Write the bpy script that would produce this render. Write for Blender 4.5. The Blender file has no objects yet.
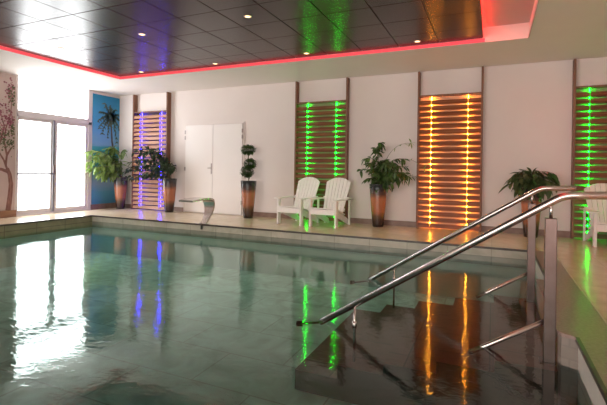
import bpy, bmesh, math, random
from mathutils import Vector, Matrix
PI = math.pi
scene = bpy.context.scene
COL = scene.collection

# ------------------------------------------------------------------ measures (metres; deck level z = 0)
CAM_Z = 1.058
YB = 8.34            # back wall
XL = -9.21           # left wall
XR = 4.6             # right wall
YF = -3.6            # wall behind the viewer
H = 3.0              # lower white ceiling
PX0, PX1 = -8.13, 0.53   # pool, left and right edge
PY0, PY1 = -1.6, 6.66    # pool, near and far edge
WZ = -0.215          # water level
PB = -0.80           # pool bottom
PLX0, PLY0, PLY1 = 0.415, 3.27, 4.85   # landing that juts into the pool

# ------------------------------------------------------------------ materials
def new_mat(name):
    m = bpy.data.materials.new(name); m.use_nodes = True
    nt = m.node_tree; nt.nodes.clear()
    out = nt.nodes.new('ShaderNodeOutputMaterial')
    return m, nt, out
def N(nt, t, **kw):
    n = nt.nodes.new(t)
    for k, v in kw.items():
        if k in n.inputs.keys(): n.inputs[k].default_value = v
        else: setattr(n, k, v)
    return n
def L(nt, a, ao, b, bi): nt.links.new(a.outputs[ao], b.inputs[bi])
def rgba(c): return (c[0], c[1], c[2], 1)
def coords(nt, scale=(1, 1, 1), kind='Object'):
    tc = N(nt, 'ShaderNodeTexCoord'); mp = N(nt, 'ShaderNodeMapping')
    mp.inputs['Scale'].default_value = scale
    L(nt, tc, kind, mp, 'Vector'); return mp
def ramp(nt, stops, interp='LINEAR'):
    r = N(nt, 'ShaderNodeValToRGB'); cr = r.color_ramp; cr.interpolation = interp
    while len(cr.elements) < len(stops): cr.elements.new(0.5)
    for e, (p, c) in zip(cr.elements, stops): e.position = p; e.color = rgba(c)
    return r
def mat_noise(name, c1, c2, scale=(1, 1, 1), nscale=4, rough=0.5, metal=0, bump=0, detail=4, spec=0.5, lo=0.3, hi=0.7):
    m, nt, out = new_mat(name)
    mp = coords(nt, scale); nz = N(nt, 'ShaderNodeTexNoise', Scale=nscale, Detail=detail)
    L(nt, mp, 'Vector', nz, 'Vector')
    r = ramp(nt, [(lo, c1), (hi, c2)]); L(nt, nz, 'Fac', r, 'Fac')
    b = N(nt, 'ShaderNodeBsdfPrincipled', Roughness=rough, Metallic=metal); b.inputs['Specular IOR Level'].default_value = spec
    L(nt, r, 'Color', b, 'Base Color')
    if bump:
        bp = N(nt, 'ShaderNodeBump', Strength=bump, Distance=0.01); L(nt, nz, 'Fac', bp, 'Height'); L(nt, bp, 'Normal', b, 'Normal')
    L(nt, b, 'BSDF', out, 'Surface'); return m
def mat_emit(name, c, s):
    m, nt, out = new_mat(name)
    mp = coords(nt); nz = N(nt, 'ShaderNodeTexNoise', Scale=0.6, Detail=1); L(nt, mp, 'Vector', nz, 'Vector')
    r = ramp(nt, [(0.2, [x * 0.97 for x in c]), (0.8, c)]); L(nt, nz, 'Fac', r, 'Fac')
    e = N(nt, 'ShaderNodeEmission', Strength=s); L(nt, r, 'Color', e, 'Color')
    L(nt, e, 'Emission', out, 'Surface'); return m
def mat_tile(name, c1, c2, grout, bw, bh, scale_vec=(1, 1, 1), rough=0.3, mortar=0.006, vein=None, axes=None, offset=0.0):
    """large stone tiles; axes picks which object axes run along the tile rows"""
    m, nt, out = new_mat(name)
    tc = N(nt, 'ShaderNodeTexCoord'); sp = N(nt, 'ShaderNodeSeparateXYZ'); cb = N(nt, 'ShaderNodeCombineXYZ')
    L(nt, tc, 'Object', sp, 'Vector')
    a = axes or 'XY'
    L(nt, sp, a[0], cb, 'X'); L(nt, sp, a[1], cb, 'Y')
    br = N(nt, 'ShaderNodeTexBrick', Scale=1.0); br.offset = offset; br.squash = 1
    br.inputs['Brick Width'].default_value = bw; br.inputs['Row Height'].default_value = bh
    br.inputs['Mortar Size'].default_value = mortar; br.inputs['Mortar Smooth'].default_value = 0.2; br.inputs['Bias'].default_value = 0
    br.inputs['Color1'].default_value = rgba(c1); br.inputs['Color2'].default_value = rgba(c2); br.inputs['Mortar'].default_value = rgba(grout)
    L(nt, cb, 'Vector', br, 'Vector')
    nz = N(nt, 'ShaderNodeTexNoise', Scale=3.0, Detail=6, Distortion=1.2); L(nt, tc, 'Object', nz, 'Vector')
    rr = ramp(nt, [(0.3, (vein or (0.82, 0.82, 0.82))), (0.7, (1, 1, 1))]); L(nt, nz, 'Fac', rr, 'Fac')
    mx = N(nt, 'ShaderNodeMix', data_type='RGBA', blend_type='MULTIPLY'); mx.inputs[0].default_value = 1
    nt.links.new(br.outputs['Color'], mx.inputs[6]); nt.links.new(rr.outputs['Color'], mx.inputs[7])
    b = N(nt, 'ShaderNodeBsdfPrincipled', Roughness=rough)
    nt.links.new(mx.outputs[2], b.inputs['Base Color'])
    L(nt, b, 'BSDF', out, 'Surface'); return m
def mat_wood(name, c1, c2, c3, axis='x', rough=0.4, zband=0.0):
    m, nt, out = new_mat(name)
    sc = {'x': (1.2, 22, 30), 'z': (22, 22, 1.2), 'y': (22, 1.2, 22)}[axis]
    mp = coords(nt, sc); nz = N(nt, 'ShaderNodeTexNoise', Scale=1.0, Detail=5, Distortion=0.4); L(nt, mp, 'Vector', nz, 'Vector')
    r = ramp(nt, [(0.25, c1), (0.5, c2), (0.75, c3)]); L(nt, nz, 'Fac', r, 'Fac')
    b = N(nt, 'ShaderNodeBsdfPrincipled', Roughness=rough); L(nt, r, 'Color', b, 'Base Color')
    L(nt, b, 'BSDF', out, 'Surface'); return m
def mat_zramp(name, stops, z0, z1, rough=0.3, nstr=0.1, nscale=(1, 1, 6), metal=0, coat=0):
    """colour bands that follow the object's own height, with streaks"""
    m, nt, out = new_mat(name)
    tc = N(nt, 'ShaderNodeTexCoord'); sp = N(nt, 'ShaderNodeSeparateXYZ'); L(nt, tc, 'Object', sp, 'Vector')
    mr = N(nt, 'ShaderNodeMapRange'); mr.inputs['From Min'].default_value = z0; mr.inputs['From Max'].default_value = z1
    L(nt, sp, 'Z', mr, 'Value')
    mp = N(nt, 'ShaderNodeMapping'); mp.inputs['Scale'].default_value = nscale; L(nt, tc, 'Object', mp, 'Vector')
    nz = N(nt, 'ShaderNodeTexNoise', Scale=3.0, Detail=4); L(nt, mp, 'Vector', nz, 'Vector')
    ma = N(nt, 'ShaderNodeMath', operation='MULTIPLY_ADD'); ma.inputs[1].default_value = nstr; ma.inputs[2].default_value = -nstr / 2
    L(nt, nz, 'Fac', ma, 0); ad = N(nt, 'ShaderNodeMath', operation='ADD'); L(nt, ma, 0, ad, 0); L(nt, mr, 'Result', ad, 1)
    r = ramp(nt, stops); L(nt, ad, 0, r, 'Fac')
    b = N(nt, 'ShaderNodeBsdfPrincipled', Roughness=rough, Metallic=metal); b.inputs['Coat Weight'].default_value = coat
    L(nt, r, 'Color', b, 'Base Color'); L(nt, b, 'BSDF', out, 'Surface'); return m
def mat_leaf(name, c1, c2, c3):
    m, nt, out = new_mat(name)
    mp = coords(nt); nz = N(nt, 'ShaderNodeTexNoise', Scale=9, Detail=2); L(nt, mp, 'Vector', nz, 'Vector')
    r = ramp(nt, [(0.3, c1), (0.5, c2), (0.7, c3)]); L(nt, nz, 'Fac', r, 'Fac')
    b = N(nt, 'ShaderNodeBsdfPrincipled', Roughness=0.4); L(nt, r, 'Color', b, 'Base Color')
    t = N(nt, 'ShaderNodeBsdfTranslucent'); L(nt, r, 'Color', t, 'Color')
    mx = N(nt, 'ShaderNodeMixShader'); mx.inputs[0].default_value = 0.3
    L(nt, b, 'BSDF', mx, 1); nt.links.new(t.outputs[0], mx.inputs[2]); nt.links.new(mx.outputs[0], out.inputs['Surface']); return m
def mat_water():
    m, nt, out = new_mat('pool_water_surface')
    tc = N(nt, 'ShaderNodeTexCoord')
    mp = N(nt, 'ShaderNodeMapping'); mp.inputs['Scale'].default_value = (1.0, 1.6, 1); L(nt, tc, 'Object', mp, 'Vector')
    n1 = N(nt, 'ShaderNodeTexNoise', Scale=1.7, Detail=2, Distortion=0.6); L(nt, mp, 'Vector', n1, 'Vector')
    n2 = N(nt, 'ShaderNodeTexNoise', Scale=11.0, Detail=2, Distortion=1.0); L(nt, mp, 'Vector', n2, 'Vector')
    ad = N(nt, 'ShaderNodeMath', operation='MULTIPLY_ADD'); ad.inputs[1].default_value = 0.30
    L(nt, n2, 'Fac', ad, 0); L(nt, n1, 'Fac', ad, 2)
    bp = N(nt, 'ShaderNodeBump', Strength=1.0, Distance=0.0035); L(nt, ad, 0, bp, 'Height')
    fr = N(nt, 'ShaderNodeFresnel', IOR=1.52); L(nt, bp, 'Normal', fr, 'Normal')
    gl = N(nt, 'ShaderNodeBsdfGlossy', Roughness=0.035); gl.inputs['Color'].default_value = (0.88, 1.0, 0.97, 1); L(nt, bp, 'Normal', gl, 'Normal')
    tr = N(nt, 'ShaderNodeBsdfTransparent'); tr.inputs['Color'].default_value = (0.86, 0.995, 0.975, 1)
    mx = N(nt, 'ShaderNodeMixShader'); L(nt, fr, 'Fac', mx, 0)
    nt.links.new(tr.outputs[0], mx.inputs[1]); nt.links.new(gl.outputs[0], mx.inputs[2])
    nt.links.new(mx.outputs[0], out.inputs['Surface']); return m

M = {}
M['wall'] = mat_noise('wall_paint', (0.755, 0.68, 0.65), (0.785, 0.71, 0.68), nscale=1.5, rough=0.7)
M['ceil'] = mat_noise('ceiling_paint', (0.82, 0.75, 0.70), (0.85, 0.78, 0.73), nscale=1.2, rough=0.7)
M['recess'] = mat_noise('cove_paint', (0.62, 0.50, 0.47), (0.66, 0.54, 0.51), nscale=1.2, rough=0.5)
M['door'] = mat_noise('door_paint', (0.86, 0.81, 0.79), (0.89, 0.84, 0.82), nscale=1.0, rough=0.35)
M['frame'] = mat_noise('white_frame', (0.62, 0.56, 0.56), (0.68, 0.62, 0.62), nscale=2.0, rough=0.35)
M['gasket'] = mat_noise('grey_gasket', (0.16, 0.16, 0.17), (0.22, 0.21, 0.22), nscale=4, rough=0.4)
M['pane'] = mat_emit('bright_frosted_glass', (0.97, 0.99, 1.0), 7.6)
M['fillpane'] = mat_emit('fill_light_glass', (1.0, 0.89, 0.83), 5.8)  # warm glow for the added fill panes behind the viewer
M['tilepanel'] = None
M['deck'] = mat_tile('deck_stone', (0.68, 0.56, 0.39), (0.73, 0.60, 0.43), (0.58, 0.48, 0.35), 0.6, 0.6, rough=0.22, mortar=0.004)
M['coping'] = mat_noise('dark_coping_stone', (0.21, 0.14, 0.12), (0.31, 0.215, 0.19), nscale=40, rough=0.32, detail=6)
M['edge'] = mat_noise('coping_edge', (0.045, 0.032, 0.026), (0.08, 0.06, 0.05), nscale=8, rough=0.35)
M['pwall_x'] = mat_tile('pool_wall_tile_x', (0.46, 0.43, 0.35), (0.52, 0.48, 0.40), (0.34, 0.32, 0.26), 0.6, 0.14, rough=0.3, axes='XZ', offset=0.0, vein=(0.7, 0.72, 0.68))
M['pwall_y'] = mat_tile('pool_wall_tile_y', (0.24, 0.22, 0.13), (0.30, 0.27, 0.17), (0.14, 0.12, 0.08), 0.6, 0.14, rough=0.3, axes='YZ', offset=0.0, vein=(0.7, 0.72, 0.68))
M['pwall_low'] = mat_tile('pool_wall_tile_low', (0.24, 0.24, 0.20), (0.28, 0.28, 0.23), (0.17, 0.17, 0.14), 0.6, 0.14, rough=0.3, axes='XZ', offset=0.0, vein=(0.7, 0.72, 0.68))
M['pwall_sub'] = mat_noise('submerged_wall_tile', (0.40, 0.56, 0.54), (0.52, 0.70, 0.67), nscale=2.5, rough=0.4)
M['pwall_r'] = mat_tile('pool_wall_tile_r', (0.72, 0.66, 0.59), (0.77, 0.71, 0.64), (0.5, 0.46, 0.42), 1.2, 0.28, rough=0.3, axes='YZ', offset=0.5)
M['pfloor'] = mat_tile('pool_floor_tile', (0.66, 0.92, 0.88), (0.72, 0.96, 0.92), (0.46, 0.64, 0.61), 1.2, 0.6, rough=0.5, mortar=0.008, vein=(0.55, 0.62, 0.6), offset=0.5)
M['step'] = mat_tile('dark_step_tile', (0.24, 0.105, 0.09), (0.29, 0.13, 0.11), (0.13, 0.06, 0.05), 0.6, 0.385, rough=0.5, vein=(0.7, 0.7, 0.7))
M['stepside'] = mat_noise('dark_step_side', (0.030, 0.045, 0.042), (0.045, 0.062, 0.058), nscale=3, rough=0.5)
M['water'] = mat_water()
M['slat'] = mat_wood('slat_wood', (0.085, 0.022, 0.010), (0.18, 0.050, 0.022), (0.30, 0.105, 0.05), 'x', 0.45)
M['slat_windowlit'] = mat_wood('windowlit_slat_wood', (0.30, 0.12, 0.055), (0.46, 0.21, 0.105), (0.60, 0.33, 0.19), 'x', 0.45)  # same slat wood, light from the glazed doors put into the colour
M['backing_shaded'] = mat_wood('shaded_backing_wood', (0.05, 0.025, 0.02), (0.08, 0.04, 0.03), (0.11, 0.06, 0.045), 'x', 0.6)  # backing wood with the shade between the slats put into its colour
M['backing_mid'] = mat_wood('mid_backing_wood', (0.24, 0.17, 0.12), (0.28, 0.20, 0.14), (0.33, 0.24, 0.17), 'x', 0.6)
M['slat_amberlit'] = mat_wood('amberlit_slat_wood', (0.13, 0.036, 0.012), (0.23, 0.070, 0.024), (0.34, 0.12, 0.045), 'x', 0.45)  # same slat wood, amber glow put into the colour
M['post'] = mat_wood('post_wood', (0.13, 0.05, 0.025), (0.20, 0.085, 0.045), (0.27, 0.12, 0.065), 'z', 0.5)
M['backing'] = mat_wood('backing_wood', (0.50, 0.34, 0.24), (0.55, 0.38, 0.27), (0.60, 0.43, 0.32), 'x', 0.6)
M['base'] = mat_noise('baseboard_stone', (0.20, 0.115, 0.085), (0.29, 0.19, 0.15), nscale=6, rough=0.4)
M['steel'] = mat_noise('brushed_steel', (0.56, 0.50, 0.48), (0.64, 0.58, 0.56), scale=(1, 1, 1), nscale=14, rough=0.27, metal=1)
M['steel_dark'] = mat_noise('dark_steel_post', (0.135, 0.095, 0.085), (0.17, 0.125, 0.115), nscale=10, rough=0.3, metal=1)
M['white'] = mat_noise('white_painted_wood', (0.84, 0.80, 0.77), (0.88, 0.84, 0.81), scale=(20, 20, 3), nscale=2, rough=0.4)
M['soil'] = mat_noise('potting_soil', (0.03, 0.02, 0.015), (0.07, 0.05, 0.035), nscale=30, rough=0.9, bump=0.5)
M['stem'] = mat_noise('plant_stem', (0.10, 0.07, 0.035), (0.16, 0.12, 0.06), nscale=12, rough=0.7)
M['pot'] = mat_zramp('banded_glaze_pot', [(0.0, (0.02, 0.012, 0.012)), (0.15, (0.05, 0.022, 0.016)), (0.26, (0.11, 0.055, 0.025)), (0.36, (0.36, 0.12, 0.055)), (0.66, (0.42, 0.145, 0.07)), (0.78, (0.10, 0.05, 0.04)), (0.9, (0.022, 0.022, 0.026)), (1.0, (0.03, 0.03, 0.036))], 0, 0.82, rough=0.22, nstr=0.10, nscale=(2, 2, 9), coat=0.3)
M['leaf_bright'] = mat_leaf('light_green_leaf', (0.10, 0.17, 0.035), (0.20, 0.31, 0.07), (0.36, 0.48, 0.15))
M['leaf_dark'] = mat_leaf('dark_green_leaf', (0.022, 0.035, 0.022), (0.045, 0.075, 0.035), (0.10, 0.14, 0.07))
M['leaf_mid'] = mat_leaf('mid_green_leaf', (0.035, 0.07, 0.02), (0.075, 0.14, 0.035), (0.16, 0.24, 0.07))
M['leaf_ball'] = mat_leaf('boxwood_leaf', (0.02, 0.05, 0.012), (0.05, 0.10, 0.025), (0.11, 0.18, 0.05))
M['leaf_broad'] = mat_leaf('broad_green_leaf', (0.035, 0.06, 0.02), (0.075, 0.115, 0.04), (0.15, 0.19, 0.075))
M['led_green'] = mat_emit('green_light', (0.003, 1.0, 0.015), 31)
M['led_orange'] = mat_emit('amber_light', (1.0, 0.36, 0.03), 50)
M['led_blue'] = mat_emit('violet_light', (0.014, 0.010, 1.0), 60)
M['led_green_dim'] = mat_emit('green_light_dim', (0.003, 1.0, 0.03), 1.1)
M['led_orange_dim'] = mat_emit('amber_light_dim', (1.0, 0.42, 0.05), 2.6)
M['led_blue_dim'] = mat_emit('violet_light_dim', (0.10, 0.08, 1.0), 1.3)
M['led_green_back'] = mat_emit('green_light_back', (0.002, 1.0, 0.012), 75)
M['led_orange_back'] = mat_emit('amber_light_back', (1.0, 0.34, 0.025), 95)
M['led_blue_back'] = mat_emit('violet_light_back', (0.014, 0.010, 1.0), 110)
M['cove'] = mat_emit('red_lit_lip', (0.88, 0.085, 0.10), 1.0)  # glows in place of red light falling on the lip
M['cove_hot'] = mat_emit('red_cove_light_hot', (1.0, 0.015, 0.01), 30)
M['bulb'] = mat_emit('warm_bulb', (1.0, 0.62, 0.32), 4)
M['ring'] = mat_noise('lamp_ring', (0.5, 0.42, 0.36), (0.6, 0.5, 0.44), nscale=20, rough=0.3, metal=1)
M['hinge'] = mat_noise('steel_hinge', (0.42, 0.36, 0.35), (0.5, 0.43, 0.42), nscale=20, rough=0.35, metal=0.8)
M['mur_wall'] = mat_noise('mural_beige', (0.50, 0.38, 0.34), (0.55, 0.42, 0.38), nscale=2, rough=0.7)
M['mur_sky'] = mat_zramp('mural_sky', [(0.0, (0.06, 0.25, 0.42)), (0.10, (0.09, 0.33, 0.50)), (0.18, (0.22, 0.34, 0.52)), (0.30, (0.16, 0.30, 0.50)), (0.40, (0.05, 0.36, 0.44)), (0.52, (0.05, 0.40, 0.48)), (0.545, (0.20, 0.42, 0.66)), (0.72, (0.07, 0.33, 0.62)), (1.0, (0.005, 0.22, 0.42))], 0, 2.8, rough=0.5, nstr=0.07, nscale=(0.2, 0.6, 8))
M['mur_palm'] = mat_noise('mural_palm_paint', (0.04, 0.12, 0.12), (0.12, 0.15, 0.09), nscale=10, rough=0.6)
M['mur_trunk'] = mat_noise('mural_palm_trunk', (0.06, 0.07, 0.08), (0.12, 0.11, 0.10), nscale=12, rough=0.6)
M['mur_bark'] = mat_noise('mural_bark_paint', (0.14, 0.055, 0.045), (0.30, 0.14, 0.11), scale=(1, 8, 2), nscale=4, rough=0.6)
M['mur_pink'] = mat_noise('mural_blossom_paint', (0.14, 0.025, 0.045), (0.38, 0.12, 0.16), nscale=14, rough=0.6)
M['mur_green'] = mat_noise('mural_leaf_paint', (0.05, 0.06, 0.025), (0.15, 0.15, 0.06), nscale=14, rough=0.6)
M['mur_base'] = mat_wood('mural_ledge_wood', (0.20, 0.09, 0.045), (0.30, 0.15, 0.08), (0.38, 0.20, 0.12), 'y', 0.5)
M['rubber'] = mat_noise('black_rubber', (0.02, 0.02, 0.02), (0.035, 0.035, 0.035), nscale=10, rough=0.5)

# ------------------------------------------------------------------ mesh helpers
class MB:
    def __init__(s): s.bm = bmesh.new()
    def box(s, a, b, mat=None):
        x0, y0, z0 = a; x1, y1, z1 = b
        vs = [Vector(p) for p in ((x0,y0,z0),(x1,y0,z0),(x1,y1,z0),(x0,y1,z0),(x0,y0,z1),(x1,y0,z1),(x1,y1,z1),(x0,y1,z1))]
        if mat: vs = [mat @ v for v in vs]
        v = [s.bm.verts.new(p) for p in vs]
        for f in ((3,2,1,0),(4,5,6,7),(0,1,5,4),(1,2,6,5),(2,3,7,6),(3,0,4,7)): s.bm.faces.new([v[i] for i in f])
        return s
    def poly(s, pts): s.bm.faces.new([s.bm.verts.new(p) for p in pts]); return s
    def prism(s, pts, vec):
        """closed solid: polygon pts swept by vec"""
        vec = Vector(vec); a = [s.bm.verts.new(p) for p in pts]; b = [s.bm.verts.new(Vector(p) + vec) for p in pts]
        n = len(pts); s.bm.faces.new(a[::-1]); s.bm.faces.new(b)
        for i in range(n): s.bm.faces.new([a[i], a[(i+1) % n], b[(i+1) % n], b[i]])
        return s
    def tube(s, pts, r, n=12, caps=True, r1=None):
        pts = [Vector(p) for p in pts]; rings = []; k = len(pts)
        t0 = (pts[1] - pts[0]).normalized(); up = Vector((0, 0, 1)) if abs(t0.z) < 0.9 else Vector((0, 1, 0))
        u = t0.cross(up).normalized()
        for i, p in enumerate(pts):
            t = (pts[min(i+1, k-1)] - pts[max(i-1, 0)]).normalized()
            u = (u - t * u.dot(t)).normalized(); w = t.cross(u)
            rr = r if r1 is None else r + (r1 - r) * i / (k - 1)
            rings.append([s.bm.verts.new(p + (u * math.cos(2*PI*j/n) + w * math.sin(2*PI*j/n)) * rr) for j in range(n)])
        for a, b in zip(rings, rings[1:]):
            for j in range(n): s.bm.faces.new([a[j], a[(j+1) % n], b[(j+1) % n], b[j]])
        if caps: s.bm.faces.new(rings[0][::-1]); s.bm.faces.new(rings[-1])
        return s
    def lathe(s, prof, n=32, c=(0, 0, 0)):
        rings = []
        for r, z in prof:
            rings.append([s.bm.verts.new((c[0] + r*math.cos(2*PI*j/n), c[1] + r*math.sin(2*PI*j/n), c[2] + z)) for j in range(n)])
        for a, b in zip(rings, rings[1:]):
            for j in range(n): s.bm.faces.new([a[j], a[(j+1) % n], b[(j+1) % n], b[j]])
        if prof[0][0] > 1e-4: s.bm.faces.new(rings[0][::-1])
        if prof[-1][0] > 1e-4: s.bm.faces.new(rings[-1])
        return s
    def leaf(s, p, d, length, width, fold=0.25, droop=0.25, roll=0.0):
        d = Vector(d).normalized(); side = d.cross(Vector((0, 0, 1)))
        if side.length < 0.05: side = Vector((1, 0, 0))
        side.normalize(); side = Matrix.Rotation(roll, 3, d) @ side; up = side.cross(d).normalized()
        P = Vector(p); c = []
        for t, w in ((0, 0.06), (0.3, 0.85), (0.6, 1.0), (0.85, 0.5)):
            q = P + d * length * t - Vector((0, 0, 1)) * droop * length * t * t
            hw = width * w / 2
            c.append((s.bm.verts.new(q + side*hw + up*fold*hw), s.bm.verts.new(q), s.bm.verts.new(q - side*hw + up*fold*hw)))
        tip = s.bm.verts.new(P + d*length - Vector((0, 0, 1))*droop*length)
        for a, b in zip(c, c[1:]):
            s.bm.faces.new([a[0], a[1], b[1], b[0]]); s.bm.faces.new([a[1], a[2], b[2], b[1]])
        s.bm.faces.new([c[-1][0], c[-1][1], tip]); s.bm.faces.new([c[-1][1], c[-1][2], tip])
        return s
    def build(s, name, mat, parent=None, smooth=False, bevel=0, loc=None):
        bmesh.ops.recalc_face_normals(s.bm, faces=s.bm.faces[:])
        me = bpy.data.meshes.new(name); s.bm.to_mesh(me); s.bm.free()
        for p in me.polygons: p.use_smooth = smooth
        o = bpy.data.objects.new(name, me); COL.objects.link(o)
        for mm in (mat if isinstance(mat, (list, tuple)) else [mat]): me.materials.append(mm)
        if parent: o.parent = parent
        if loc: o.location = loc
        if bevel:
            b = o.modifiers.new('bevel', 'BEVEL'); b.width = bevel; b.segments = 2; b.limit_method = 'ANGLE'
        return o
def box(a, b): return MB().box(a, b)
def structure(o): o['kind'] = 'structure'; return o
def tag(o, label, cat, group=None):
    o['label'] = label; o['category'] = cat
    if group: o['group'] = group
    return o
def thing(name, loc, label, cat, group=None, rz=0):
    o = bpy.data.objects.new(name, None); COL.objects.link(o); o.location = loc; o.rotation_euler = (0, 0, rz)
    o.empty_display_size = 0.1
    return tag(o, label, cat, group)
def copy_thing(root, loc, rz, label):
    r = root.copy(); COL.objects.link(r); r.location = loc; r.rotation_euler = (0, 0, rz); r['label'] = label
    for ch in list(root.children):
        c = ch.copy(); COL.objects.link(c); c.parent = r
        for g in list(ch.children):
            d = g.copy(); COL.objects.link(d); d.parent = c
    return r
def arc_path(pts, rad, n=8):
    """polyline with rounded corners"""
    pts = [Vector(p) for p in pts]; out = [pts[0]]
    for a, b, c in zip(pts, pts[1:], pts[2:]):
        d1 = (a - b).normalized(); d2 = (c - b).normalized()
        p, q = b + d1*rad, b + d2*rad
        for i in range(n+1):
            t = i/n; out.append(p*(1-t)**2 + b*2*t*(1-t) + q*t*t)
    out.append(pts[-1]); return out

# ------------------------------------------------------------------ room shell
T = 0.15
# back wall
structure(box((XL-T, YB, -1.2), (XR+T, YB+T, 3.6)).build('wall_back', M['wall']))
# left wall with the opening for the glazed doors
WY0, WY1, WZ1 = 5.65, 7.47, 2.99
wl = MB().box((XL-T, YF, -1.2), (XL, WY0, 3.6)).box((XL-T, WY1, -1.2), (XL, YB, 3.6)).box((XL-T, WY0, WZ1), (XL, WY1, 3.6)).box((XL-T, WY0, -1.2), (XL, WY1, 0.0))
structure(wl.build('wall_left', M['wall']))
structure(box((XR, YF, -1.2), (XR+T, YB, 3.6)).build('wall_right', M['wall']))
wf = MB().box((XL-T, YF-T, -1.2), (XR+T, YF, 0.3)).box((XL-T, YF-T, 2.75), (XR+T, YF, 3.6)).box((XL-T, YF-T, 0.3), (-7.5, YF, 2.75)).box((2.5, YF-T, 0.3), (XR+T, YF, 2.75))
structure(wf.build('wall_front', M['wall']))
wp = structure(MB().box((-7.5, YF-0.09, 0.3), (2.5, YF-0.06, 2.75)).build('fill_window', M['fillpane']))  # added glowing panes, fill light from behind the viewer
fr = MB()
for k in range(6): x = -7.5 + k*10.0/5; fr.box((x-0.05, YF-0.06, 0.3), (x+0.05, YF+0.02, 2.75))
fr.box((-7.5, YF-0.06, 0.3), (2.5, YF+0.02, 0.38)); fr.box((-7.5, YF-0.06, 2.67), (2.5, YF+0.02, 2.75))
fr.build('window_frame', M['frame'], wp)

# deck (floor) around the pool: top at z = 0, thin dark nosing along the pool edge
DT = 0.12
fl = MB().box((XL, YF, -DT), (PX0, YB, 0)).box((PX0, PY1, -DT), (XR, YB, 0)).box((0.765, PY0, -DT), (XR, PY1, 0)).box((PX0, YF, -DT), (XR, PY0, 0))
structure(fl.build('floor', M['deck']))
# dark stone border on the right side with the landing that juts into the pool
cp = MB().box((PX1, PY0, -DT), (0.752, PY1, 0.0))
# landing with a rounded near edge
pts = [(PX1, PLY0-0.03, 0), (PLX0+0.05, PLY0-0.005, 0), (PLX0+0.015, PLY0+0.012, 0), (PLX0, PLY0+0.05, 0), (PLX0, PLY1, 0), (PX1, PLY1, 0)]
cp.prism([(x, y, -0.022) for x, y, z in pts], (0, 0, 0.022))
structure(cp.build('trim_1', M['coping']))
structure(box((0.752, PY0, -DT), (0.765, PY1, 0.003)).build('trim_2', mat_noise('gutter_edge', (0.42, 0.36, 0.26), (0.5, 0.44, 0.33), nscale=9, rough=0.4)))
ns = MB().box((PX0, PY1-0.025, -0.03), (PX1, PY1, 0.0)).box((PX0, PY0, -0.03), (PX0+0.025, PY1-0.025, 0.0))
ns.box((PX1-0.022, PY0, -0.03), (PX1, PLY0-0.03, 0.001)).box((PX1-0.018, PLY1, -0.03), (PX1, PY1-0.025, 0.001))
structure(ns.build('trim_3', M['edge']))
# pool shell
structure(MB().box((PX0-T, PY1, -1.2), (PX1+T, PY1+T, -DT)).box((PX0, PY1-0.004, -1.2), (PX1, PY1, -0.14)).build('pool_wall_back', M['pwall_low']))
structure(MB().box((PX0, PY1-0.008, PB), (PX1, PY1-0.003, WZ-0.05)).build('trim_6', M['pwall_sub']))
structure(MB().box((PX0+0.003, PY0, PB), (PX0+0.008, PY1-0.008, WZ-0.05)).build('trim_7', M['pwall_sub']))
structure(box((PX0, PY1-0.006, -0.14), (PX1, PY1, -0.03)).build('trim_5', M['pwall_x']))
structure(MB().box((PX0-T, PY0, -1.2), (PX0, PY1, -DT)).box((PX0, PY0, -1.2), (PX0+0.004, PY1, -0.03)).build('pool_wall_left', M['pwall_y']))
structure(MB().box((PX1, PY0, -1.2), (PX1+T, PY1, -DT)).box((PX1-0.004, PY0, -1.2), (PX1, PY1, -0.03)).build('pool_wall_right', M['pwall_r']))
structure(MB().box((PX0-T, PY0-T, -1.2), (PX1+T, PY0, -DT)).build('pool_wall_front', M['pwall_x']))
structure(box((PX0, PY0, PB-0.1), (PX1, PY1, PB)).build('pool_floor', M['pfloor']))
# masonry of the landing, down to the pool floor
pl = MB(); pl.prism([(x + (0.006 if x < PX1 else 0), y + (0.006 if y < 4 else -0.004), PB) for x, y, z in pts], (0, 0, -0.022 - PB))
structure(pl.build('pool_wall_landing', mat_tile('landing_tile', (0.25, 0.21, 0.18), (0.27, 0.23, 0.20), (0.23, 0.195, 0.17), 0.16, 0.08, axes='XZ', offset=0.5)))
# water
wt = MB().poly([(PX0+0.004, PY0, WZ), (PX1-0.004, PY0, WZ), (PX1-0.004, PY1-0.004, WZ), (PX0+0.004, PY1-0.004, WZ)]).build('water', M['water'])
structure(wt)
# submerged stair
st = bpy.data.objects.new('pool_stairs', None); COL.objects.link(st); st['kind'] = 'structure'; st.location = (0, 0, PB)
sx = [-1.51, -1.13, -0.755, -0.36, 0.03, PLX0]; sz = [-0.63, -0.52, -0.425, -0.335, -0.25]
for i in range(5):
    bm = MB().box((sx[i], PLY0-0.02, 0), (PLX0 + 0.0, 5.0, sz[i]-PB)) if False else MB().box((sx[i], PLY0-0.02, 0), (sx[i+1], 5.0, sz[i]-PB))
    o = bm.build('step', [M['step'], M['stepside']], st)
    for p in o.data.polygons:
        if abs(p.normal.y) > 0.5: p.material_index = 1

# ceiling: white soffit frame with a raised tray
TX0, TX1, TY1, TY0 = -7.48, 0.45, 6.78, -2.2
CT = 0.22
ce = MB().box((XL-T, TY1, H), (XR+T, YB+T, H+CT)).box((XL-T, YF-T, H), (XR+T, TY0, H+CT)).box((XL-T, TY0, H), (TX0, TY1, H+CT)).box((TX1, TY0, H), (XR+T, TY1, H+CT))
structure(ce.build('ceiling', M['ceil']))
structure(box((TX0-0.2, TY0-0.2, H+CT), (TX1+0.2, TY1+0.2, H+CT+0.1)).build('ceiling_recess', M['recess']))
# thin pale lip on the right side of the tray
structure(box((TX1-0.012, TY0, H-0.004), (TX1, TY1, H+0.05)).build('trim_4', M['recess']))
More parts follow.
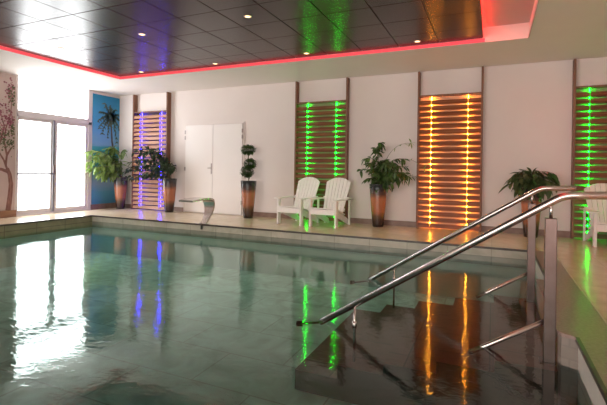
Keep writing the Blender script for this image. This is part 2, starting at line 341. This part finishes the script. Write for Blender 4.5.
# dark suspended tiles 0.61 m, real gaps between them
m, nt, out = new_mat('dark_gloss_ceiling_tile')
mp = coords(nt); nz = N(nt, 'ShaderNodeTexNoise', Scale=1.3, Detail=2); L(nt, mp, 'Vector', nz, 'Vector')
r = ramp(nt, [(0.3, (0.040, 0.022, 0.020)), (0.7, (0.052, 0.030, 0.027))]); L(nt, nz, 'Fac', r, 'Fac')
b = N(nt, 'ShaderNodeBsdfPrincipled', Roughness=0.27); b.inputs['Specular IOR Level'].default_value = 0.5; b.inputs['IOR'].default_value = 1.42
L(nt, r, 'Color', b, 'Base Color'); L(nt, b, 'BSDF', out, 'Surface'); M['tilepanel'] = m
CP0, CP1, CPY1 = TX0+0.03, -0.15, TY1-0.03
TZ = H + 0.055
tl = MB(); g = 0.015; S = 0.609
xs = [CP0]; x = -0.775
grid = [x - S*k for k in range(12)]; xs = sorted([v for v in grid if v > CP0+0.02] + [CP0, CP1])
ys = sorted([v for v in [5.605 + S*k for k in range(-13, 3)] if TY0+0.1 < v < CPY1-0.02] + [TY0+0.05, CPY1])
for a, b2 in zip(xs, xs[1:]):
    for c, d in zip(ys, ys[1:]):
        tl.box((a+g/2, c+g/2, TZ), (b2-g/2, d-g/2, TZ+0.012))
ct = structure(tl.build('ceiling_tile_field', M['tilepanel']))
box((CP0, TY0+0.05, TZ+0.014), (CP1, CPY1, TZ+0.03)).build('backing_board', M['edge'], ct)
# red cove: glowing bands stand in for the lit lip, tube lights the recess
cl = thing('cove_light', (-3.5, 4.0, H), 'red cove light with glowing lip around the raised dark ceiling field', 'light strip')
def cb(a, b): o = (3.5, -4.0, -H); return box([a[i]+o[i] for i in range(3)], [b[i]+o[i] for i in range(3)])
cb((TX0, TY1-0.012, H+0.002), (CP1+0.02, TY1-0.001, H+0.056)).build('lit_lip_band', M['cove'], cl)
cb((TX0+0.001, TY0+0.02, H+0.002), (TX0+0.012, TY1-0.012, H+0.056)).build('lit_lip_band', M['cove'], cl)
cb((CP1-0.05, TY0+0.05, TZ+0.100), (CP1-0.024, CPY1, TZ+0.120)).build('light_tube', M['cove_hot'], cl)

# ------------------------------------------------------------------ glazed doors and window on the left
XW = XL - 0.02
w1 = structure(box((XW-0.03, WY0+0.02, 2.26), (XW-0.01, WY1-0.09, WZ1)).build('window_1', M['pane']))
f = MB().box((XW-0.05, WY0, 2.19), (XL+0.02, WY1, 2.26)).box((XW-0.05, WY0, 2.26), (XL+0.01, WY0+0.025, WZ1)).box((XW-0.05, WY1-0.11, 2.26), (XL+0.02, WY1, WZ1))
f.build('window_frame', M['frame'], w1)
d1 = bpy.data.objects.new('door_1', None); COL.objects.link(d1); d1['kind'] = 'structure'; d1.location = (XL, 6.5, 0)
def lb(a, b): return box((a[0]-XL, a[1]-6.5, a[2]), (b[0]-XL, b[1]-6.5, b[2]))
f = lb((XW-0.05, WY0, 0.0), (XL+0.02, WY0+0.02, 2.19))
for a, b2 in (((XW-0.05, WY1-0.09, 0.0), (XL+0.02, WY1, 2.19)), ((XW-0.05, WY0, 2.13), (XL+0.02, WY1, 2.19)), ((XW-0.05, WY0, 0.0), (XL+0.03, WY1, 0.035))):
    f.box((a[0]-XL, a[1]-6.5, a[2]), (b2[0]-XL, b2[1]-6.5, b2[2]))
f.build('door_frame', M['frame'], d1)
for (y0, y1, xo) in ((WY0+0.02, 6.47, -0.02), (6.50, WY1-0.09, 0.0)):
    lf = MB(); x0, x1 = XW-0.03+xo, XL+0.005+xo
    wd = 0.045 if y0 < 6 else 0.07
    for a, b2 in (((x0, y0, 0.035), (x1, y0+wd, 2.13)), ((x0, y1-wd, 0.035), (x1, y1, 2.13)), ((x0, y0+wd, 0.035), (x1, y1-wd, 0.12)), ((x0, y0+wd, 2.06), (x1, y1-wd, 2.13))):
        lf.box((a[0]-XL, a[1]-6.5, a[2]), (b2[0]-XL, b2[1]-6.5, b2[2]))
    leafo = lf.build('door_leaf', M['frame'], d1)
    lb((x0+0.01, y0+wd, 0.12), (x0+0.02, y1-wd, 2.06)).build('pane', M['pane'], leafo)
lb((XL+0.002, 6.455, 0.04), (XL+0.028, 6.50, 2.13)).build('gasket', M['gasket'], d1)
lb((XL+0.03, 6.46, 0.90), (XL+0.05, 6.49, 1.10)).build('handle', M['steel_dark'], d1)
lb((XL+0.01, WY0+0.02, 0.89), (XL+0.035, 6.46, 0.925)).build('push_bar', M['gasket'], d1)

# ------------------------------------------------------------------ white double door on the back wall
DX0, DX1, DZ = -6.94, -5.28, 2.14
d2 = bpy.data.objects.new('door_2', None); COL.objects.link(d2); d2['kind'] = 'structure'; d2.location = (-6.11, YB, 0)
def db(a, b): return box((a[0]+6.11, a[1]-YB, a[2]), (b[0]+6.11, b[1]-YB, b[2]))
f = db((DX0-0.04, YB-0.02, 0), (DX0, YB, DZ+0.04)); f.box((DX1+6.11, -0.02, 0), (DX1+0.04+6.11, 0, DZ+0.04)); f.box((DX0+6.11, -0.02, DZ), (DX1+6.11, 0, DZ+0.04))
f.build('door_frame', M['wall'], d2)
xm = -6.11
for (a, b2, hx) in ((DX0+0.008, xm-0.006, DX0+0.004), (xm+0.006, DX1-0.008, DX1-0.004)):
    lf = db((a, YB-0.035, 0.02), (b2, YB, DZ-0.008)).build('door_leaf', M['door'], d2, bevel=0.004)
    for z in (0.25, 1.02, 1.78, 1.92):
        db((hx-0.014, YB-0.05, z), (hx+0.014, YB-0.03, z+0.09)).build('hinge', M['hinge'], lf)
db((xm-0.007, YB-0.028, 0.02), (xm+0.007, YB-0.005, DZ-0.01)).build('seam', M['frame'], d2)
db((xm-0.045, YB-0.045, 0.95), (xm-0.015, YB-0.034, 1.20)).build('lock_plate', M['hinge'], d2)
hb = MB().tube([(-0.03, -0.045, 1.09), (-0.03, -0.085, 1.09), (-0.10, -0.09, 1.09)], 0.011, 8); hb.build('door_handle', M['hinge'], d2, True)

# ------------------------------------------------------------------ slatted panels with light strips
PW = [(-8.59, -7.43), (-3.90, -2.72), (-1.32, -0.17), (1.21, 2.42)]
LEDF = [(0.235, 0.80), (0.24, 0.79), (0.22, 0.78), (0.19, 0.80)]
PH, PITCH = 2.50, 0.1105
info = [('led_blue', 'slat_windowlit', 'slatted wooden wall panel with violet-blue lights near the room corner'),
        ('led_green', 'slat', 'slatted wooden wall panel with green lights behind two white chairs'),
        ('led_orange', 'slat_amberlit', 'slatted wooden wall panel glowing with amber orange light strips'),
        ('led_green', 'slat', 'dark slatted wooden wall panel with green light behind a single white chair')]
for (x0, x1), (f0, f1), (led, sl, lab) in zip(PW, LEDF, info):
    w = x1 - x0; xc = (x0+x1)/2
    t = thing('slatted_wall_panel', (xc, YB, 0), lab, 'wall panel', 'slatted light panels along the back wall')
    pw = 0.034
    for s in (-1, 1):
        a, b2 = (-w/2, -w/2+pw) if s < 0 else (w/2-pw, w/2)
        box((a, -0.14, 0), (b2, 0, H-0.02)).build('post', M['post'], t, bevel=0.003)
    box((-w/2+pw, -0.012, 0.0), (w/2-pw, 0, PH)).build('backing_board', M[{'led_blue': 'backing_shaded', 'led_green': 'backing_mid', 'led_orange': 'backing'}[led]], t)
    box((-w/2+pw, -0.125, PH-0.005), (w/2-pw, 0, PH+0.025)).build('top_rail', M['post'], t)
    sm = MB(); k = 0; zs = []
    while True:
        z0 = 0.02 + k*PITCH
        if z0 + 0.080 > PH: break
        mt = Matrix.Translation((0, -0.108, z0+0.040)) @ Matrix.Rotation(math.radians(-14), 4, 'X')
        sm.box((-w/2+pw, -0.011, -0.039), (w/2-pw, 0.011, 0.039), mt); zs.append(z0 + 0.095); k += 1
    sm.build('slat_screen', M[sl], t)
    for fx in (f0, f1):
        x = -w/2 + w*fx
        lm = MB().box((x-0.006, -0.078, 0.05), (x+0.006, -0.074, PH-0.01))
        lm.build('light_strip', M[led + '_back'], t); lm = MB()
        cm = box((x-0.003, -0.1335, 0.05), (x+0.003, -0.1315, PH-0.02))
        for z in zs:
            lm.lathe([(0.0, -0.007), (0.005, -0.005), (0.007, 0.0), (0.005, 0.005), (0.0, 0.007)], 8, (x, -0.136, z))
        ls = lm.build('light_chain', M[led], t)
        cm.build('light_cord', M[led + '_dim'], ls)

# ------------------------------------------------------------------ baseboards
bz = 0.105
def bbx(n, a, b): structure(box(a, b).build(n, M['base']))
xs_ = [XL] + [v for p in PW for v in p] + [XR]
bbx('baseboard_back', (XL, YB-0.015, 0), (PW[0][0], YB, bz)); bbx('baseboard_back', (PW[0][1], YB-0.015, 0), (DX0-0.04, YB, bz))
bbx('baseboard_back', (DX1+0.04, YB-0.015, 0), (PW[1][0], YB, bz)); bbx('baseboard_back', (PW[1][1], YB-0.015, 0), (PW[2][0], YB, bz))
bbx('baseboard_back', (PW[2][1], YB-0.015, 0), (PW[3][0], YB, bz)); bbx('baseboard_back', (PW[3][1], YB-0.015, 0), (XR, YB, bz))
bbx('baseboard_left', (XL, WY1, 0), (XL+0.02, YB-0.015, 0.13))
structure(box((XL, YF, 0), (XL+0.04, WY0, 0.14)).build('baseboard_left', M['mur_base']))

# ------------------------------------------------------------------ murals on the left wall
mu = thing('palm_mural', (XL+0.003, 7.9, 0.13), 'blue wall mural of a palm tree by the sea', 'mural')
box((0, 7.50-7.9, 0), (0.006, 8.335-7.9, 2.80)).build('painted_sky', M['mur_sky'], mu)
def strip(mb, pts, w0, w1, x):
    """flat ribbon in the wall plane (y, z)"""
    n = len(pts); Ls = []; Rs = []
    for i, (y, z) in enumerate(pts):
        a = pts[max(0, i-1)]; b2 = pts[min(n-1, i+1)]; dy, dz = b2[0]-a[0], b2[1]-a[1]; l = math.hypot(dy, dz) or 1
        w = (w0 + (w1-w0)*i/(n-1))/2
        Ls.append((x, y - dz/l*w, z + dy/l*w)); Rs.append((x, y + dz/l*w, z - dy/l*w))
    for i in range(n-1): mb.poly([Ls[i], Ls[i+1], Rs[i+1], Rs[i]])
pc = (8.06-7.9, 2.42-0.13)
tk = MB(); strip(tk, [(0.24, 1.42), (0.20, 1.62), (0.18, 1.85), (0.165, 2.1), (pc[0], pc[1])], 0.06, 0.045, 0.009); tk.build('palm_trunk', M['mur_trunk'], mu)
random.seed(4); fm = MB()
for ang, ln, dr in ((165, 0.42, 0.75), (150, 0.40, 0.35), (120, 0.42, 0.15), (95, 0.30, 0.05), (60, 0.26, 0.15), (35, 0.27, 0.35), (15, 0.28, 0.55), (190, 0.36, 0.85), (215, 0.34, 0.9), (340, 0.28, 0.9), (300, 0.40, 0.9), (255, 0.42, 0.4)):
    a = math.radians(ang); prev = []
    for i in range(9):
        t = i/8; y = pc[0] + math.cos(a)*ln*t; z = pc[1] + math.sin(a)*ln*t - dr*ln*t*t*0.9
        y = min(y, 0.43); prev.append((y, z))
    strip(fm, prev, 0.02, 0.008, 0.0095)
    for i in range(2, 9):
        for sgn in (-1, 1):
            y, z = prev[i]; l = 0.15*(1.15-i/9)
            y2 = min(y + random.uniform(-0.05, 0.05) + sgn*0.045, 0.43)
            strip(fm, [(y, z), (y2, z - l*random.uniform(0.6, 1.1))], 0.045, 0.010, 0.0097)
fm.build('palm_frond', M['mur_palm'], mu)

mt_ = thing('blossom_tree_mural', (XL+0.003, 5.4, 0.14), 'painted blossom tree mural beside the glazed doors', 'mural')
box((0, 4.3-5.4, 0), (0.005, 5.63-5.4, 2.84)).build('painted_background', M['mur_wall'], mt_)
bk = MB()
strip(bk, [(0.10, 0.0), (0.135, 0.3), (0.15, 0.55), (0.12, 0.75), (0.07, 0.88)], 0.11, 0.07, 0.008)
strip(bk, [(0.10, 0.80), (-0.05, 0.86), (-0.3, 0.84), (-0.6, 0.9), (-0.9, 1.1)], 0.07, 0.03, 0.0082)
for br in ([(0.07, 0.86), (0.0, 1.05), (-0.12, 1.25), (-0.2, 1.5), (-0.25, 1.8)], [(0.04, 0.95), (0.06, 1.15), (0.0, 1.45), (0.03, 1.7), (0.12, 2.0), (0.16, 2.45)], [(0.06, 1.15), (0.14, 1.3), (0.20, 1.36)], [(-0.12, 1.25), (-0.05, 1.5), (0.0, 1.75), (-0.1, 2.1)], [(-0.6, 0.9), (-0.6, 1.3), (-0.7, 1.8)]):
    strip(bk, br, 0.045, 0.014, 0.0084)
bk.build('painted_trunk', M['mur_bark'], mt_)
def dabs(mb, n, cl, x):
    for _ in range(n):
        cy, cz, ry, rz = random.choice(cl); y = min(cy + random.gauss(0, ry), 0.19); z = cz + random.gauss(0, rz)
        r = random.uniform(0.010, 0.024); a0 = random.random()*PI
        mb.poly([(x + random.random()*0.0006, y + r*math.cos(a0+i*PI/3), z + r*0.9*math.sin(a0+i*PI/3)) for i in range(6)])
pk = MB(); dabs(pk, 330, [(0.12, 2.5, 0.05, 0.12), (0.02, 2.0, 0.06, 0.11), (0.12, 1.85, 0.05, 0.08), (-0.05, 1.65, 0.08, 0.1), (-0.3, 1.9, 0.15, 0.2), (-0.7, 1.9, 0.15, 0.2)], 0.010); pk.build('painted_blossom', M['mur_pink'], mt_)
gk = MB(); dabs(gk, 170, [(0.14, 2.4, 0.04, 0.1), (0.0, 1.5, 0.08, 0.13), (0.12, 1.4, 0.06, 0.1), (0.15, 1.75, 0.04, 0.15), (-0.3, 1.5, 0.2, 0.2)], 0.0108); gk.build('painted_foliage', M['mur_green'], mt_)

# ------------------------------------------------------------------ recessed spotlights
LS = [((-6.64, 4.79), 'small recessed spotlight in the pale reflecting tiles above the glazed doors'),
      ((-4.79, 4.73), 'recessed spotlight in dark ceiling, inward of the red-edged corner above the violet panel'),
      ((-6.66, 6.57), 'recessed spotlight closest to the inner left corner of the red strip'),
      ((-2.93, 4.69), 'large-looking recessed spotlight highest up in the middle of the dark ceiling'),
      ((-4.80, 6.56), 'recessed spotlight by the red strip above the white double door'),
      ((-2.91, 6.54), 'recessed spotlight by the red strip above the two white chairs and green panel'),
      ((-1.07, 6.55), 'recessed spotlight by the red strip above the tall pot beside the amber panel')]
for (x, y), lab in LS:
    t = thing('ceiling_spotlight', (x, y, TZ), lab, 'spotlight', 'recessed spotlights in the dark ceiling')
    MB().lathe([(0.036, 0.0), (0.036, -0.006), (0.052, -0.006), (0.055, 0.0)], 24).build('trim_ring', M['ring'], t, True)
    MB().lathe([(0.0, -0.005), (0.035, -0.004), (0.035, 0.0), (0.0, 0.0)], 20).build('bulb', M['bulb'], t)
    ld = bpy.data.lights.new('spotlight_lamp', 'SPOT'); ld.energy = 22; ld.color = (1, 0.82, 0.62); ld.spot_size = math.radians(110); ld.spot_blend = 0.8; ld.shadow_soft_size = 0.04
    lo = bpy.data.objects.new('spotlight_lamp', ld); COL.objects.link(lo); lo.parent = t; lo.location = (0, 0, -0.03)

# ------------------------------------------------------------------ white garden armchairs
def make_chair(label):
    t = thing('adirondack_chair', (0, 0, 0), label, 'chair', 'white slatted armchairs')
    wm = M['white']
    for s in (-1, 1):
        x = s*0.265
        box((x-0.018, -0.385, 0), (x+0.018, -0.295, 0.50)).build('front_leg', wm, t, bevel=0.004)
        # long sloping rear leg that also carries the seat
        MB().prism([(x-s*0.04-0.014, -0.375, 0.345), (x-s*0.04-0.014, -0.375, 0.235), (x-s*0.04-0.014, 0.33, 0.0), (x-s*0.04-0.014, 0.41, 0.0), (x-s*0.04-0.014, 0.36, 0.09), (x-s*0.04-0.014, 0.05, 0.215)], (0.028, 0, 0)).build('rear_leg', wm, t, bevel=0.003)
        box((x-0.016, 0.285, 0.0), (x+0.016, 0.325, 0.50)).build('arm_post', wm, t, bevel=0.003)
        # paddle shaped armrest
        xo = s*0.015
        out = [(-0.045, 0.36), (-0.05, -0.1), (-0.06, -0.30), (-0.058, -0.40), (-0.04, -0.445), (0.04, -0.445), (0.07, -0.40), (0.065, -0.30), (0.05, -0.1), (0.045, 0.36)]
        MB().prism([(x + xo + (a*-s if s < 0 else a*-1)*1.0, b, 0.50) for a, b in out], (0, 0, 0.022)).build('armrest', wm, t, bevel=0.004)
    st_ = MB()
    for k in range(6):
        y0 = -0.395 + k*0.083; z0 = 0.35 - max(0, k-0.5)*0.027
        st_.box((-0.262, -0.037, -0.01), (0.262, 0.037, 0.01), Matrix.Translation((0, y0+0.037, z0)) @ Matrix.Rotation(math.radians(-16 if k else -6), 4, 'X'))
    st_.build('seat', wm, t, bevel=0.003)
    box((-0.262, -0.405, 0.235), (0.262, -0.386, 0.335)).build('front_apron', wm, t, bevel=0.003)
    # fan shaped back of seven slats with an arched top
    bk = MB(); th = math.radians(-25); mt = Matrix.Translation((0, 0.07, 0.20)) @ Matrix.Rotation(th, 4, 'X')
    n = 7; wb, wt_ = 0.42, 0.535; hs = 0.80
    for k in range(n):
        u0, u1 = (k/n)*2-1, ((k+1)/n)*2-1
        top = lambda u: hs*(1 - 0.13*u*u*abs(u)**0.3)
        g_ = 0.007
        p = [(u0*wb/2+g_/2, 0), (u1*wb/2-g_/2, 0)]
        for i in range(5):
            uu = u1 + (u0-u1)*i/4; p.append((uu*wt_/2 + (g_/2)*(1 - i/2)*-1, top(uu)))
        a = [mt @ Vector((x, -0.009, z)) for x, z in p]; b_ = (mt.to_3x3() @ Vector((0, 0.018, 0)))
        bk.prism(a, b_)
    bk.build('backrest', wm, t)
    cr = MB()
    for hz, ww in ((0.12, 0.46), (0.36, 0.56)):
        cr.box((-ww/2, 0.012, hz-0.03), (ww/2, 0.034, hz+0.03), mt)
    cr.build('back_brace', wm, t)
    return t
ch = make_chair('white slatted garden armchair nearer the topiary, left of its twin')
ch.location = (-3.56, 7.76, 0); ch.rotation_euler = (0, 0, math.radians(-8))
copy_thing(ch, (-2.88, 7.76, 0), math.radians(-4), 'white slatted garden armchair nearer the leafy copper pot, right of its twin')
copy_thing(ch, (1.64, 7.78, 0), math.radians(2), 'white slatted garden armchair standing alone in front of the rightmost green panel')

# ------------------------------------------------------------------ potted plants
def pot(t, h=0.82, r0=0.105, r1=0.175):
    p = [(0.0, 0.0), (r0*0.96, 0.0), (r0, 0.01)]
    for i in range(1, 13):
        k = i/12; p.append((r0 + (r1-r0)*k**0.9, 0.01 + (h-0.02)*k))
    p += [(r1+0.004, h-0.004), (r1, h), (r1-0.014, h), (r1-0.02, h-0.05), (0, h-0.05)]
    po = MB().lathe(p, 36).build('pot', M['pot'], t, True)
    MB().lathe([(0, h-0.052), (r1-0.021, h-0.05), (r1-0.06, h-0.035), (0, h-0.03)], 24).build('soil', M['soil'], po, True)
def bez(a, b, c, n):
    return [a*(1-t)**2 + b*2*t*(1-t) + c*t*t for t in [i/n for i in range(n+1)]]
def foliage(t, mat, tips, base=(0, 0, 0.8), lift=0.25, leaf=(0.12, 0.045), step=0.045, start=0.3, droop=0.5, seed=1, bend=0.6, lim=None, pair=2, spread=0.8):
    rnd = random.Random(seed); sm = MB(); lm = MB()
    for tip in tips:
        a = Vector(base) + Vector((rnd.uniform(-0.05, 0.05), rnd.uniform(-0.05, 0.05), -0.04)); c = Vector(tip)
        b = a + (c - a)*0.35; b.z = max(a.z, c.z) + lift*rnd.uniform(0.5, 1.1)*max(0.3, (c-a).length); b.x = a.x + (b.x-a.x)*bend; b.y = a.y + (b.y-a.y)*bend
        P = bez(a, b, c, 10); sm.tube(P, 0.006, 5, True, 0.0025)
        Ln = sum((q-p).length for p, q in zip(P, P[1:])); nl = max(3, int(Ln*(1-start)/step))
        for i in range(nl+1):
            s_ = start + (1-start)*i/nl; fi = s_*10; k = min(9, int(fi)); q = P[k] + (P[k+1]-P[k])*(fi-k); tg = (P[k+1]-P[k]).normalized()
            for j in range(pair):
                d = Vector((rnd.gauss(0, 1), rnd.gauss(0, 1), rnd.gauss(0, 0.6))).normalized()*spread + tg*0.7; d.z -= droop*rnd.uniform(0.4, 1.2)
                l = leaf[0]*rnd.uniform(0.7, 1.2); d.normalize()
                if lim:
                    e = q + d*l
                    if e.x < lim[0] or e.y > lim[1]: d.x = abs(d.x) if e.x < lim[0] else d.x; d.y = -abs(d.y) if e.y > lim[1] else d.y
                lm.leaf(q, d, l, leaf[1]*rnd.uniform(0.8, 1.2), 0.3, rnd.uniform(0.1, 0.35), rnd.uniform(-0.7, 0.7))
    sm.build('stem', M['stem'], t, True); lm.build('foliage', mat, t, True)
def ell(rnd, n, c, r, zmin=-9):
    out = []
    while len(out) < n:
        v = Vector((rnd.uniform(-1, 1), rnd.uniform(-1, 1), rnd.uniform(-1, 1)))
        if 0.35 < v.length < 1: out.append((c[0]+v.x*r[0], c[1]+v.y*r[1], c[2]+v.z*r[2]))
    return out
GP = 'tall potted plants along the walls'
R_ = random.Random(11)
# light green bush in the corner
t = thing('potted_plant', (-8.84, 8.08, 0), 'bushy light green plant in a tall copper pot in front of the palm mural', 'potted plant', GP); pot(t)
foliage(t, M['leaf_bright'], ell(R_, 21, (-0.10, -0.42, 1.12), (0.20, 0.52, 0.34)) + [(-0.15, -1.0, 1.42), (-0.1, -0.9, 1.2), (-0.1, -0.3, 1.55), (0.1, 0.0, 1.5), (-0.2, -0.2, 1.6)], leaf=(0.19, 0.068), step=0.075, seed=3, droop=1.0, lim=(XL+8.84+0.03, 0.2))
# dark arching plant by the violet panel
t = thing('potted_plant', (-7.19, 8.05, 0), 'dark-leaved plant arching left over the violet-lit panel from a tall copper pot', 'potted plant', GP); pot(t)
foliage(t, M['leaf_dark'], ell(R_, 12, (-0.15, -0.15, 1.05), (0.42, 0.2, 0.20)) + [(-0.85, -0.2, 1.52), (-0.6, -0.15, 1.45), (-1.15, -0.25, 1.05), (-1.0, -0.25, 0.85), (-1.2, -0.3, 0.75), (-0.7, -0.2, 1.2), (-0.45, -0.2, 1.5), (0.22, -0.1, 1.12), (-0.9, -0.2, 1.25), (-0.3, -0.2, 1.35), (-0.6, -0.3, 0.95), (-0.95, -0.2, 1.45), (-1.1, -0.2, 1.2), (-1.25, -0.25, 0.95), (-0.9, -0.3, 0.8), (-1.0, -0.2, 1.0), (-0.75, -0.2, 1.4)], leaf=(0.13, 0.062), step=0.055, seed=5, droop=0.2, lim=(-2, 0.10), pair=2)
# clipped topiary
t = thing('topiary_plant', (-4.90, 7.98, 0), 'clipped topiary with green balls on a stem in a tall copper pot beside the door', 'potted plant', GP); pot(t)
MB().tube([(0, 0, 0.76), (0.01, 0, 1.0), (-0.015, 0, 1.25), (-0.02, 0, 1.48)], 0.012, 8).tube([(0, 0, 0.9), (0.05, -0.01, 1.0), (0.06, -0.02, 1.1)], 0.008, 6).build('stem', M['stem'], t, True)
for c, r in (((-0.02, 0, 1.50), (0.165, 0.15, 0.10)), ((0.045, -0.02, 1.20), (0.145, 0.14, 0.10)), ((-0.03, -0.02, 1.02), (0.15, 0.14, 0.12))):
    lm = MB(); rnd = random.Random(int(c[2]*100))
    for _ in range(700):
        v = Vector((rnd.gauss(0, 1), rnd.gauss(0, 1), rnd.gauss(0, 1))).normalized(); k = rnd.uniform(0.45, 0.95)
        p = (c[0]+v.x*r[0]*k, c[1]+v.y*r[1]*k, c[2]+v.z*r[2]*k)
        lm.leaf(p, v + Vector((rnd.gauss(0, 0.5), rnd.gauss(0, 0.5), rnd.gauss(0, 0.5))), rnd.uniform(0.03, 0.055), 0.026, 0.2, 0.1)
    lm.build('leaf_ball', M['leaf_ball'], t, True)
# dense drooping plant between green and amber panels
t = thing('potted_plant', (-2.01, 8.04, 0), 'dense drooping green plant in a tall copper pot left of the amber panel', 'potted plant', GP); pot(t)
foliage(t, M['leaf_mid'], ell(R_, 34, (0.18, -0.10, 1.04), (0.54, 0.24, 0.27)) + [(-0.25, -0.1, 1.3), (-0.33, -0.1, 1.1), (0.05, -0.05, 1.60), (-0.05, -0.05, 1.5), (0.0, -0.1, 0.75), (0.15, -0.1, 0.8), (0.62, -0.1, 0.98), (0.5, -0.1, 1.3)], leaf=(0.14, 0.05), step=0.05, seed=8, droop=0.7, lim=(-2, 0.25))
# two long shoots of the same plant reaching over to the amber panel
sm = MB(); lm = MB(); rnd = random.Random(2)
for P in (bez(Vector((0, 0, 0.8)), Vector((0.15, -0.05, 1.65)), Vector((0.63, -0.1, 1.60)), 14), bez(Vector((0, 0, 0.8)), Vector((0.25, -0.1, 1.6)), Vector((0.90, -0.22, 1.15)), 14)):
    sm.tube(P, 0.005, 5, True, 0.002)
    for _ in range(9): lm.leaf(P[-1], (rnd.gauss(0, 1), rnd.gauss(0, .6), rnd.gauss(0, 1)), rnd.uniform(0.07, 0.14) if P[-1].z > 1.4 else rnd.uniform(0.03, 0.10), 0.035, 0.2, 0.2)
    for q in P[9:13]: lm.leaf(q, (rnd.gauss(0, 1), rnd.gauss(0, .6), rnd.gauss(0, 1)), 0.07, 0.025)
sm.build('shoot', M['stem'], t, True); lm.build('shoot_foliage', M['leaf_bright'], t, True)
# broad-leaved plant behind the handrail
t = thing('potted_plant', (0.60, 8.05, 0), 'broad-leaved green plant in a tall pot seen behind the steel handrails', 'potted plant', GP); pot(t)
foliage(t, M['leaf_broad'], ell(R_, 24, (0.0, -0.08, 0.98), (0.34, 0.22, 0.2)) + [(-0.2, -0.1, 1.08), (0.1, 0, 1.12), (0.34, -0.1, 0.95), (-0.3, -0.1, 0.9), (-0.28, -0.1, 1.0), (0.3, -0.1, 1.08)], leaf=(0.21, 0.075), step=0.09, seed=14, droop=0.9, lim=(-2, 0.24), start=0.4)

# ------------------------------------------------------------------ steel water spout at the far pool edge
sp = thing('pool_fountain_spout', (-5.10, 6.72, 0), 'curved brushed steel water spout standing on the far pool edge', 'water spout')
path = bez(Vector((0, -0.05, 0.0)), Vector((0, 0.22, 0.26)), Vector((0, 0.09, 0.45)), 12)[:-1] + bez(Vector((0, 0.09, 0.45)), Vector((0, -0.01, 0.53)), Vector((0, -0.58, 0.47)), 12)
bl = MB(); rows = []
n = len(path)
for i, p in enumerate(path):
    k = i/(n-1); w = 0.06 + 0.10*min(1, k*1.5)
    tg = (path[min(i+1, n-1)] - path[max(i-1, 0)]).normalized(); nr = Vector((0, -tg.z, tg.y))*0.018
    rows.append([bl.bm.verts.new(p + Vector((sx_*w, 0, 0)) + nr*sg) for sx_, sg in ((-1, 1), (1, 1), (1, -1), (-1, -1))])
for a, b2 in zip(rows, rows[1:]):
    for j in range(4): bl.bm.faces.new([a[j], a[(j+1) % 4], b2[(j+1) % 4], b2[j]])
bl.bm.faces.new(rows[0][::-1]); bl.bm.faces.new(rows[-1])
o = bl.build('spout_blade', M['steel'], sp, True); o.modifiers.new('edge', 'EDGE_SPLIT').split_angle = math.radians(40)
box((-0.10, -0.06, 0), (0.10, 0.02, 0.012)).build('base_plate', M['steel'], sp)
box((-0.02, -0.115, -0.10), (0.02, -0.1045, -0.02)).build('feed_pipe', M['rubber'], sp)

# ------------------------------------------------------------------ two steel handrails at the stair
def handrail(y, label):
    t = thing('handrail', (0.375, y, sz[4]), label, 'handrail', 'steel handrails at the pool stair')
    o = Vector((0.375, 0, sz[4])); rr = 0.0265
    def P(x, z): return Vector((x, 0, z)) - o
    MB().tube(arc_path([P(-1.335, -0.243), P(0.45, 0.915), P(0.76, 0.925)], 0.06), rr, 16).build('rail', M['steel'], t, True)
    an = MB().tube([P(-1.52, -0.285), P(-1.32, -0.243)], 0.010, 8).build('anchor_rod', M['steel_dark'], t, True)
    MB().tube([P(-1.555, -0.291), P(-1.51, -0.284)], 0.024, 12).build('end_cap', M['rubber'], an, True)
    po = box((-0.036, -0.03, 0), (0.036, 0.03, 0.755-o.z)).build('post', M['steel_dark'], t, bevel=0.004)
    MB().tube([P(0.375, 0.75), P(0.375, 0.86)], 0.011, 10).build('post_rod', M['steel'], po, True)
    box((-0.06, -0.05, 0), (0.039, 0.05, 0.012)).build('foot_plate', M['steel_dark'], po)
    MB().tube([P(0.35, 0.035), P(-0.07, -0.232), P(-0.14, -0.277)], 0.018, 12).build('lower_rail', M['steel'], t, True)
    zr = -0.265 + (-1.03+1.37)*(1.18/1.82)
    MB().tube([P(-1.03, sz[1]), P(-1.03, zr)], 0.011, 10).tube([P(-1.03, WZ-0.02), P(-1.03, WZ+0.03)], 0.02, 10).build('support_rod', M['steel'], t, True)
    return t
handrail(3.38, 'brushed steel handrail closer to the viewer, running down into the pool')
handrail(4.92, 'brushed steel handrail farther off, on the pot side of the pool stair')

# ------------------------------------------------------------------ light and camera
w = bpy.data.worlds.new('world'); scene.world = w; w.use_nodes = True
bg = w.node_tree.nodes['Background']; bg.inputs[0].default_value = (0.9, 0.93, 1.0, 1); bg.inputs[1].default_value = 0.5

f_px, cx, cy = 421.5, 303.5, 170.78
yaw, roll = math.radians(24.156), math.radians(0.852)
F = Vector((-math.sin(yaw), math.cos(yaw), 0)); R = Vector((math.cos(yaw), math.sin(yaw), 0)); U = R.cross(F)
R2 = R*math.cos(roll) + U*math.sin(roll); U2 = -R*math.sin(roll) + U*math.cos(roll)
cd = bpy.data.cameras.new('camera'); cam = bpy.data.objects.new('camera', cd); COL.objects.link(cam)
mw = Matrix((R2, U2, -F)).transposed().to_4x4(); mw.translation = (0, 0, CAM_Z); cam.matrix_world = mw
cd.sensor_fit = 'HORIZONTAL'; cd.sensor_width = 36; cd.lens = f_px/607*36; cd.clip_start = 0.05
cd.shift_y = -(202.5 - cy)/607
scene.camera = cam
scene.view_settings.view_transform = 'Standard'; scene.view_settings.look = 'None'; scene.view_settings.exposure = 0.3
scene.cycles.use_denoising = True
scene.cycles.max_bounces = 8; scene.cycles.sample_clamp_indirect = 6.0
